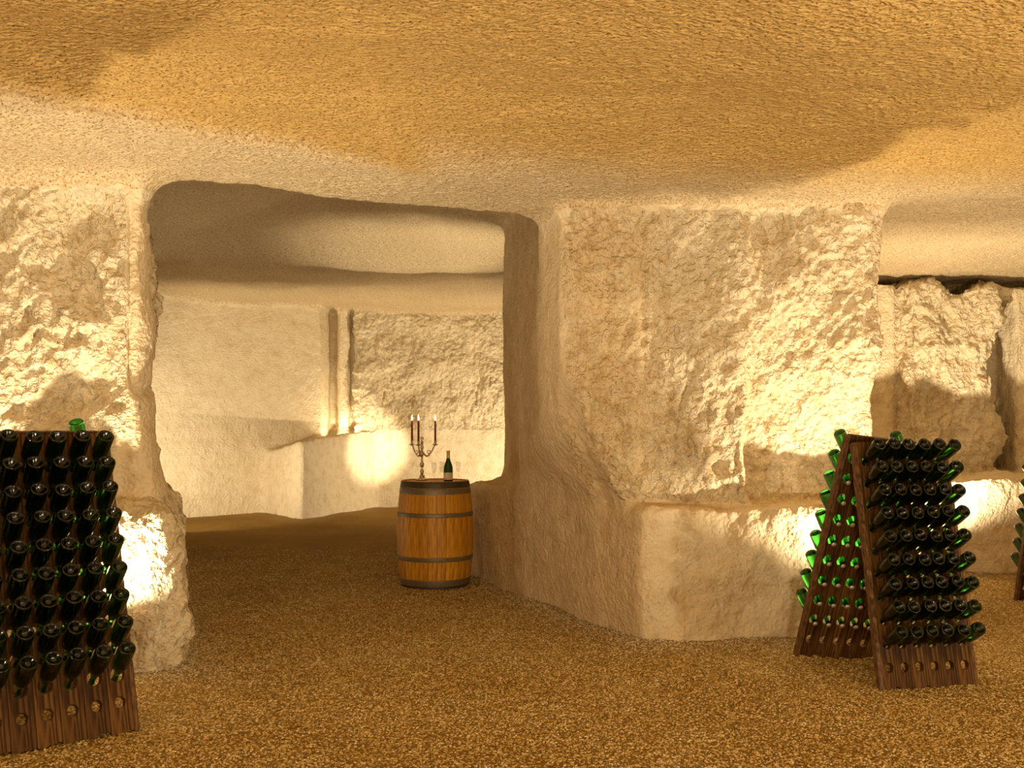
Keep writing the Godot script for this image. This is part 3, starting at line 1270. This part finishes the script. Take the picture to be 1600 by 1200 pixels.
func rack(spec: Dictionary) -> void:
	var o := thing("riddling_rack", spec.label, "wine rack", "wooden riddling racks")
	o.position = spec.at
	o.rotation.y = spec.yaw
	var ht: float = spec.height
	var w: float = spec.width
	var colsp: float = spec.spacing
	var top := 0.03
	var holes := []
	for k in 10:
		holes.append(spec.row0 + spec.rowsp * k)
	var railw := 0.030
	var th := 0.044
	for side in 2:
		var foot: float = spec.front if side == 0 else spec.rear
		var sgn := 1.0 if side == 0 else -1.0
		var run := foot - top
		var len_ := sqrt(ht * ht + run * run) + (0.02 if side == 1 else 0.0)
		# board axes: u across, v up the board, n out of the board
		var v := Vector3(0, ht, -sgn * run).normalized()
		var u := Vector3(sgn, 0, 0)
		var n := u.cross(v)
		var t := Transform3D(Basis(u, v, n), Vector3(0, -0.015, sgn * foot))
		if side == 1 and spec.twist != 0.0:
			# the rear board stands a little askew in its own plane
			var pivot := t.origin + v * len_
			t = Transform3D(Basis(n, spec.twist), Vector3.ZERO) * Transform3D(t.basis, t.origin - pivot)
			t.origin += pivot
		var board := Node3D.new()
		board.name = "front_board" if side == 0 else "rear_board"
		board.transform = t
		o.add_child(board)
		var pw := colsp
		for c in 6:
			var px := (c - 2.5) * colsp
			part("plank", plank_mesh(pw - 0.003, len_, th, holes, 0.031 if side == 0 and spec.tilt < 40.0 else 0.040, 0.012 if c % 2 else 0.02), M["rack_wood_%d" % ((c * 2 + side) % 3)], board, Transform3D(Basis(), Vector3(px, 0.0, 0.0)))
		for s in [-1.0, 1.0]:
			var rw := (w - 6.0 * colsp) * 0.5
			rw = maxf(rw, railw)
			var rt := Transform3D(Basis(), Vector3(s * (3.0 * colsp + rw * 0.5), 0, -0.012))
			if s < 0:
				rt.basis = Basis(Vector3.UP, PI)
				rt.origin.z = th + 0.012 - 0.006
			part("side_rail", rail_mesh(len_ - 0.004, rw, th + 0.014, 5 + side * 3 + int(s)), M.rack_edge, board, rt)
		for by in [spec.row0 + spec.rowsp * 1.5, spec.row0 + spec.rowsp * 9.5]:
			if side == 0 or by > len_ * 0.5:
				var st := st_new()
				boxed(st, Vector3(-3.0 * colsp, by - 0.018, -0.022), Vector3(3.0 * colsp, by + 0.018, -0.001), 0.004)
				part("batten", st.commit(), M.rack_wood_2, board)
		# bottles: row 0 of the holes is empty
		for r in 9:
			for c in 6:
				var edge_nth := 5 - c      # front: from its right edge; rear: from the left end
				if not spec.want.call(side, r, edge_nth):
					continue
				var hole := t * Vector3((c - 2.5) * colsp, holes[r + 1], th * 0.5)
				var out := Vector3(n.x, 0, n.z).normalized()
				var el := deg_to_rad((spec.tilt if side == 0 else spec.rear_tilt) + rng.randf_range(-1.5, 1.5))
				if side == 1 and r == 8 and edge_nth > 3:
					el = deg_to_rad(52.0)
				var axis := (out * cos(el) + Vector3.UP * sin(el)).normalized()
				axis = axis.rotated(Vector3.UP, rng.randf_range(-0.03, 0.03))
				var zz := axis.cross(Vector3.RIGHT if absf(axis.x) < 0.9 else Vector3.UP).normalized()
				var bt := Transform3D(Basis(axis.cross(zz), axis, zz), hole - axis * ((0.035 if el > deg_to_rad(50.0) else 0.053) + rng.randf_range(-0.003, 0.003)) * float(spec.scale))
				bt = o.transform * (bt * Transform3D(Basis(Vector3.UP, rng.randf() * TAU).scaled(Vector3.ONE * float(spec.scale)), Vector3.ZERO))
				var src: Node3D = proto[1 if side == 0 or spec.rear_dark else 0]
				var b: Node3D
				if src.has_meta("used"):
					b = src.duplicate()
					b.remove_meta("used")
					b.name = numbered("champagne_bottle")
					add_child(b)
				else:
					b = src
					src.set_meta("used", true)
				b.transform = bt
				var row: String = ROW[8 - r]
				b.set_meta("label", spec.bottle[side] % [row, NTH[edge_nth]])
				b.set_meta("group", spec.group[side])
	# iron hinge straps over the ridge
	for s in [-1.0, 1.0]:
		var st := st_new()
		boxed(st, Vector3(s * w * 0.3 - 0.02, ht - 0.028, -0.075), Vector3(s * w * 0.3 + 0.02, ht - 0.022, 0.075), 0.002)
		part("hinge", st.commit(), M.dark_iron, o)


func build_racks() -> void:
	proto = [make_bottle(false), make_bottle(true)]
	rack({
		"at": G(2.656, 0, 7.11), "yaw": deg_to_rad(9.0), "height": 1.60, "width": 0.70, "spacing": 0.107, "row0": 0.14, "rowsp": 0.152, "front": 0.40, "rear": 0.42, "twist": 0.12, "tilt": 31.0, "scale": 1.0, "rear_tilt": 43.0, "rear_dark": false,
		"label": "wooden A-frame riddling rack standing open end towards us before the middle pier's ledge",
		"want": func(side, r, e): return side == 0 or r < 8 or e == 0 or e == 4,
		"bottle": ["dark bottle, front of middle riddling rack, %s, %s from its right edge", "green bottle, rear of middle riddling rack, %s, %s from its open end"],
		"group": ["bottles on the front of the middle rack", "bottles on the rear of the middle rack"],
	})
	rack({
		"at": G(-2.786, 0, 5.944), "yaw": deg_to_rad(40.0), "height": 1.665, "width": 0.83, "spacing": 0.128, "row0": 0.17, "rowsp": 0.153, "front": 0.55, "rear": 0.36, "twist": 0.0, "tilt": 46.0, "scale": 1.05, "rear_tilt": 39.0, "rear_dark": false,
		"label": "wooden riddling rack full of dark bottles before the left pillar, cut by the frame",
		"want": func(side, r, e): return side == 0 or (r > 2 and r < 8 and e > 3) or (r == 8 and e == 5),
		"bottle": ["dark bottle, front of left riddling rack, %s, %s from its right edge", "green bottle, rear of left riddling rack, %s, %s from its left end"],
		"group": ["bottles on the front of the left rack", "bottles on the rear of the left rack"],
	})
	rack({
		"at": G(5.29, 0, 9.62), "yaw": deg_to_rad(4.0), "height": 1.58, "width": 0.70, "spacing": 0.107, "row0": 0.14, "rowsp": 0.152, "front": 0.40, "rear": 0.40, "twist": 0.0, "tilt": 31.0, "scale": 1.0, "rear_tilt": 35.0, "rear_dark": true,
		"label": "dark riddling rack by the right recess ledge, only its side inside the frame",
		"want": func(side, r, e): return (side == 0 and e > 3) or (side == 1 and e < 1),
		"bottle": ["dark bottle, front of far right riddling rack, %s, %s from its far edge", "dark bottle, rear of far right riddling rack, %s, %s from its end"],
		"group": ["bottles on the front of the far right rack", "bottles on the rear of the far right rack"],
	})


# ---------------------------------------------------------------- barrel
func bulge(y: float) -> float:
	var k := (y / 1.125 - 0.5) * 2.0
	return 0.407 - 0.050 * k * k


func build_barrel() -> void:
	var o := thing("wine_barrel", "upright honey-coloured oak barrel with iron hoops beside the low chalk ledge", "barrel")
	o.position = G(-0.8175, -0.005, 10.9)
	var n := 26
	var rows := 14
	var st := st_new()
	var half := PI / n - 0.0045
	for k in rows:
		var y0 := 1.125 * k / rows
		var y1 := 1.125 * (k + 1) / rows
		for m in 4:
			var a0 := lerpf(-half, half, m / 4.0)
			var a1 := lerpf(-half, half, (m + 1) / 4.0)
			var q := []
			for s in [[a0, y0], [a1, y0], [a1, y1], [a0, y1]]:
				var rr := bulge(s[1]) - (0.0025 if absf(s[0]) > half * 0.9 else 0.0)
				q.append(Vector3(sin(s[0]) * rr, s[1], cos(s[0]) * rr))
			face(st, q)
			var qi := []
			for s in [[a0, y0], [a0, y1], [a1, y1], [a1, y0]]:
				var rr := bulge(s[1]) - 0.028
				qi.append(Vector3(sin(s[0]) * rr, s[1], cos(s[0]) * rr))
			face(st, qi)
		for s in [-1.0, 1.0]:
			var a: float = half * s
			var q := []
			for e in [[-0.0025, y0], [-0.028, y0], [-0.028, y1], [-0.0025, y1]]:
				var rr: float = bulge(e[1]) + e[0]
				q.append(Vector3(sin(a) * rr, e[1], cos(a) * rr))
			if s < 0:
				q.reverse()
			face(st, q)
	for y in [0.0, 1.125]:
		var q := []
		for e in [[-half, -0.0025], [half, -0.0025], [half, -0.028], [-half, -0.028]]:
			var rr: float = bulge(y) + e[1]
			q.append(Vector3(sin(e[0]) * rr, y, cos(e[0]) * rr))
		if y == 0.0:
			q.reverse()
		face(st, q)
	var stave := st.commit()
	for k in n:
		part("stave", stave, M["barrel_oak_%d" % ((k * 7) % 3)], o, Transform3D(Basis(Vector3.UP, TAU * k / n), Vector3.ZERO))
	for hp in [[0.0, 0.050, 1], [0.054, 0.108, 0], [0.298, 0.345, 0], [0.755, 0.800, 0], [0.992, 1.052, 0], [1.056, 1.122, 1]]:
		var p := []
		for k in 7:
			var y: float = lerpf(hp[0], hp[1], k / 6.0)
			p.append(Vector2(bulge(y) + (0.004 if k in [1, 2, 3, 4, 5] else 0.002), y))
		for k in 7:
			var y: float = lerpf(hp[1], hp[0], k / 6.0)
			p.append(Vector2(bulge(y) - 0.001, y))
		p.append(p[0])
		part("hoop", lathe(p, 64).commit(), M.dark_iron if hp[2] else M.hoop_iron, o)
	# head boards
	for yb in [0.03, 1.093]:
		for k in 6:
			var x0 := lerpf(-0.322, 0.322, k / 6.0) + 0.001
			var x1 := lerpf(-0.322, 0.322, (k + 1) / 6.0) - 0.001
			st = st_new()
			var up := []
			var dn := []
			for m in 7:
				var x := lerpf(x0, x1, m / 6.0)
				up.append(Vector3(x, yb + 0.022, sqrt(0.326 * 0.326 - x * x)))
			for m in 7:
				var x := lerpf(x1, x0, m / 6.0)
				up.append(Vector3(x, yb + 0.022, -sqrt(0.326 * 0.326 - x * x)))
			for e in up:
				dn.append(e - Vector3(0, 0.022, 0))
			for m in 14:
				outward(st, [up[m], up[(m + 1) % 14], dn[(m + 1) % 14], dn[m]], Vector3((x0 + x1) / 2, yb, 0))
			outward(st, up, Vector3((x0 + x1) / 2, yb, 0))
			outward(st, dn, Vector3((x0 + x1) / 2, yb + 0.011, 0))
			part("head_board", st.commit(), M["barrel_oak_%d" % (k % 3)], o)


# ---------------------------------------------------------------- what stands on the barrel
func build_table_things() -> void:
	var top := 1.1115
	# candelabra
	var o := thing("candelabra", "silver three-armed candelabra with a central finial on the barrel", "candelabra")
	o.position = G(-0.972, top, 11.05)
	part("base", lathe([Vector2(0, 0), Vector2(0.068, 0), Vector2(0.070, 0.006), Vector2(0.060, 0.014), Vector2(0.038, 0.020), Vector2(0.026, 0.034), Vector2(0.030, 0.046), Vector2(0.016, 0.058), Vector2(0.0, 0.058)], 28).commit(), M.silver, o)
	part("stem", lathe(profile([[0.0, 0.055], [0.012, 0.055], [0.018, 0.075], [0.024, 0.095], [0.014, 0.112], [0.010, 0.130], [0.022, 0.150], [0.026, 0.172], [0.013, 0.195], [0.010, 0.235], [0.014, 0.262], [0.030, 0.280], [0.020, 0.296], [0.012, 0.310], [0.012, 0.335], [0.020, 0.352], [0.011, 0.372], [0.016, 0.392], [0.0, 0.394]]), 20).commit(), M.silver, o)
	part("finial", lathe(profile([[0.0, 0.390], [0.010, 0.392], [0.018, 0.410], [0.010, 0.428], [0.019, 0.445], [0.014, 0.462], [0.006, 0.474], [0.0, 0.482]]), 18).commit(), M.silver, o)
	var names := ["right-hand dark red taper candle burning on the candelabra", "leftmost dark red taper candle burning on the candelabra", "dark red taper candle between the two outer ones on the candelabra"]
	for k in 3:
		var a := deg_to_rad(20.8 + 120.0 * k)
		var dir := Vector3(cos(a), 0, -sin(a))
		var arm := Node3D.new()
		arm.name = "arm"
		o.add_child(arm, true)
		var st := st_new()
		var pts := []
		var rad := []
		for m in 17:
			var t := m / 16.0
			var r := 0.012 + 0.138 * t
			var y := 0.300 - 0.038 * sin(t * TAU * 0.82) - 0.012 * t + 0.05 * smoothstep(0.72, 1.0, t)
			pts.append(dir * r + Vector3(0, y, 0))
			rad.append(lerpf(0.0095, 0.007, t))
		tube(st, pts, rad, 10)
		# scrolls on the arm
		var scroll := []
		for m in 14:
			var t := m / 13.0
			var ang := t * TAU * 0.9
			scroll.append(dir * (0.075 + 0.022 * cos(ang) * (1.0 - 0.5 * t)) + Vector3(0, 0.300 + 0.022 * sin(ang) * (1.0 - 0.5 * t), 0))
		var srad := []
		srad.resize(14)
		srad.fill(0.005)
		tube(st, scroll, srad, 8)
		part("branch", st.commit(), M.silver, arm)
		var tip: Vector3 = pts[16]
		part("drip_pan", lathe([Vector2(0, 0), Vector2(0.010, 0), Vector2(0.030, 0.008), Vector2(0.034, 0.014), Vector2(0.031, 0.014), Vector2(0.012, 0.008), Vector2(0, 0.008)], 22, null, Transform3D(Basis(), tip)).commit(), M.silver, arm)
		part("socket", lathe([Vector2(0, 0.006), Vector2(0.010, 0.006), Vector2(0.015, 0.022), Vector2(0.012, 0.040), Vector2(0.016, 0.050), Vector2(0.0122, 0.050), Vector2(0.0122, 0.030), Vector2(0, 0.030)], 18, null, Transform3D(Basis(), tip)).commit(), M.silver, arm)
		# candle
		var c := thing("candle", names[k], "candle", "candles on the candelabra")
		c.position = o.position + tip + Vector3(0, 0.031, 0)
		part("wax_stick", lathe(profile([[0.0, 0.0], [0.0118, 0.0], [0.0118, 0.02], [0.0105, 0.20], [0.0100, 0.232], [0.0080, 0.236], [0.0, 0.233]]), 16).commit(), M.wax, c)
		var w := st_new()
		tube(w, [Vector3(0, 0.230, 0), Vector3(0.001, 0.246, 0)], [0.0014, 0.001], 6)
		part("wick", w.commit(), M.wick, c)
		part("flame", lathe(profile([[0.0, 0.240], [0.0055, 0.246], [0.0085, 0.256], [0.0080, 0.268], [0.0050, 0.282], [0.0020, 0.296], [0.0, 0.304]]), 14).commit(), M.flame, c)
		var l := OmniLight3D.new()
		l.name = "candle_glow"
		l.light_color = Color(1.0, 0.72, 0.36)
		l.light_energy = 0.012
		l.light_size = 0.008
		l.omni_range = 30.0
		l.omni_attenuation = 2.0
		l.shadow_enabled = true
		l.position = Vector3(0, 0.266, 0)
		c.add_child(l)
	# bottle that is being served: same shape, standing
	var b := thing("champagne_bottle", "green champagne bottle with cream label standing on the barrel", "bottle")
	b.position = G(-0.672, top, 10.79)
	var flip_ := []
	for k in range(BOTTLE.size() - 1, -1, -1):
		flip_.append(Vector2(BOTTLE[k][0], 0.300 - BOTTLE[k][1]) * 1.07)
	part("glass", lathe(flip_, 28).commit(), M.served_glass, b)
	part("foil", lathe(profile([[0.0172, 0.212], [0.0165, 0.240], [0.0160, 0.270], [0.0180, 0.277], [0.0182, 0.292], [0.0160, 0.299], [0.0, 0.301]], 1.08), 20).commit(), M.foil, b)
	part("label_sheet", lathe([Vector2(0.0485, 0.018), Vector2(0.0489, 0.018), Vector2(0.0489, 0.095), Vector2(0.0485, 0.095)], 28).commit(), M.label_paper, b)
	part("neck_label", lathe([Vector2(0.0432, 0.118), Vector2(0.0478, 0.108), Vector2(0.0482, 0.108), Vector2(0.0436, 0.1185)], 28).commit(), M.label_paper, b)
	# flutes
	for f in [[678.0, 10.80, "empty champagne flute left of the bottle, nearest the candelabra"], [690.5, 10.98, "empty champagne flute close behind the left side of the standing bottle"], [716.0, 10.98, "empty champagne flute right of the bottle on the barrel"]]:
		var g := thing("champagne_flute", f[2], "glass", "flutes on the barrel")
		g.position = G((f[0] - 800.0) / 1600.0 * f[1], top, f[1])
		part("foot", lathe([Vector2(0, 0), Vector2(0.030, 0), Vector2(0.030, 0.002), Vector2(0.006, 0.006), Vector2(0, 0.006)], 20).commit(), M.clear_glass, g)
		part("stem", lathe([Vector2(0.005, 0.005), Vector2(0.0036, 0.02), Vector2(0.0036, 0.075), Vector2(0.006, 0.084)], 12).commit(), M.clear_glass, g)
		part("bowl", lathe([Vector2(0.001, 0.084), Vector2(0.012, 0.090), Vector2(0.022, 0.112), Vector2(0.0255, 0.145), Vector2(0.0235, 0.200), Vector2(0.0225, 0.200), Vector2(0.0245, 0.145), Vector2(0.021, 0.113), Vector2(0.011, 0.092), Vector2(0.001, 0.087)], 24).commit(), M.clear_glass, g)
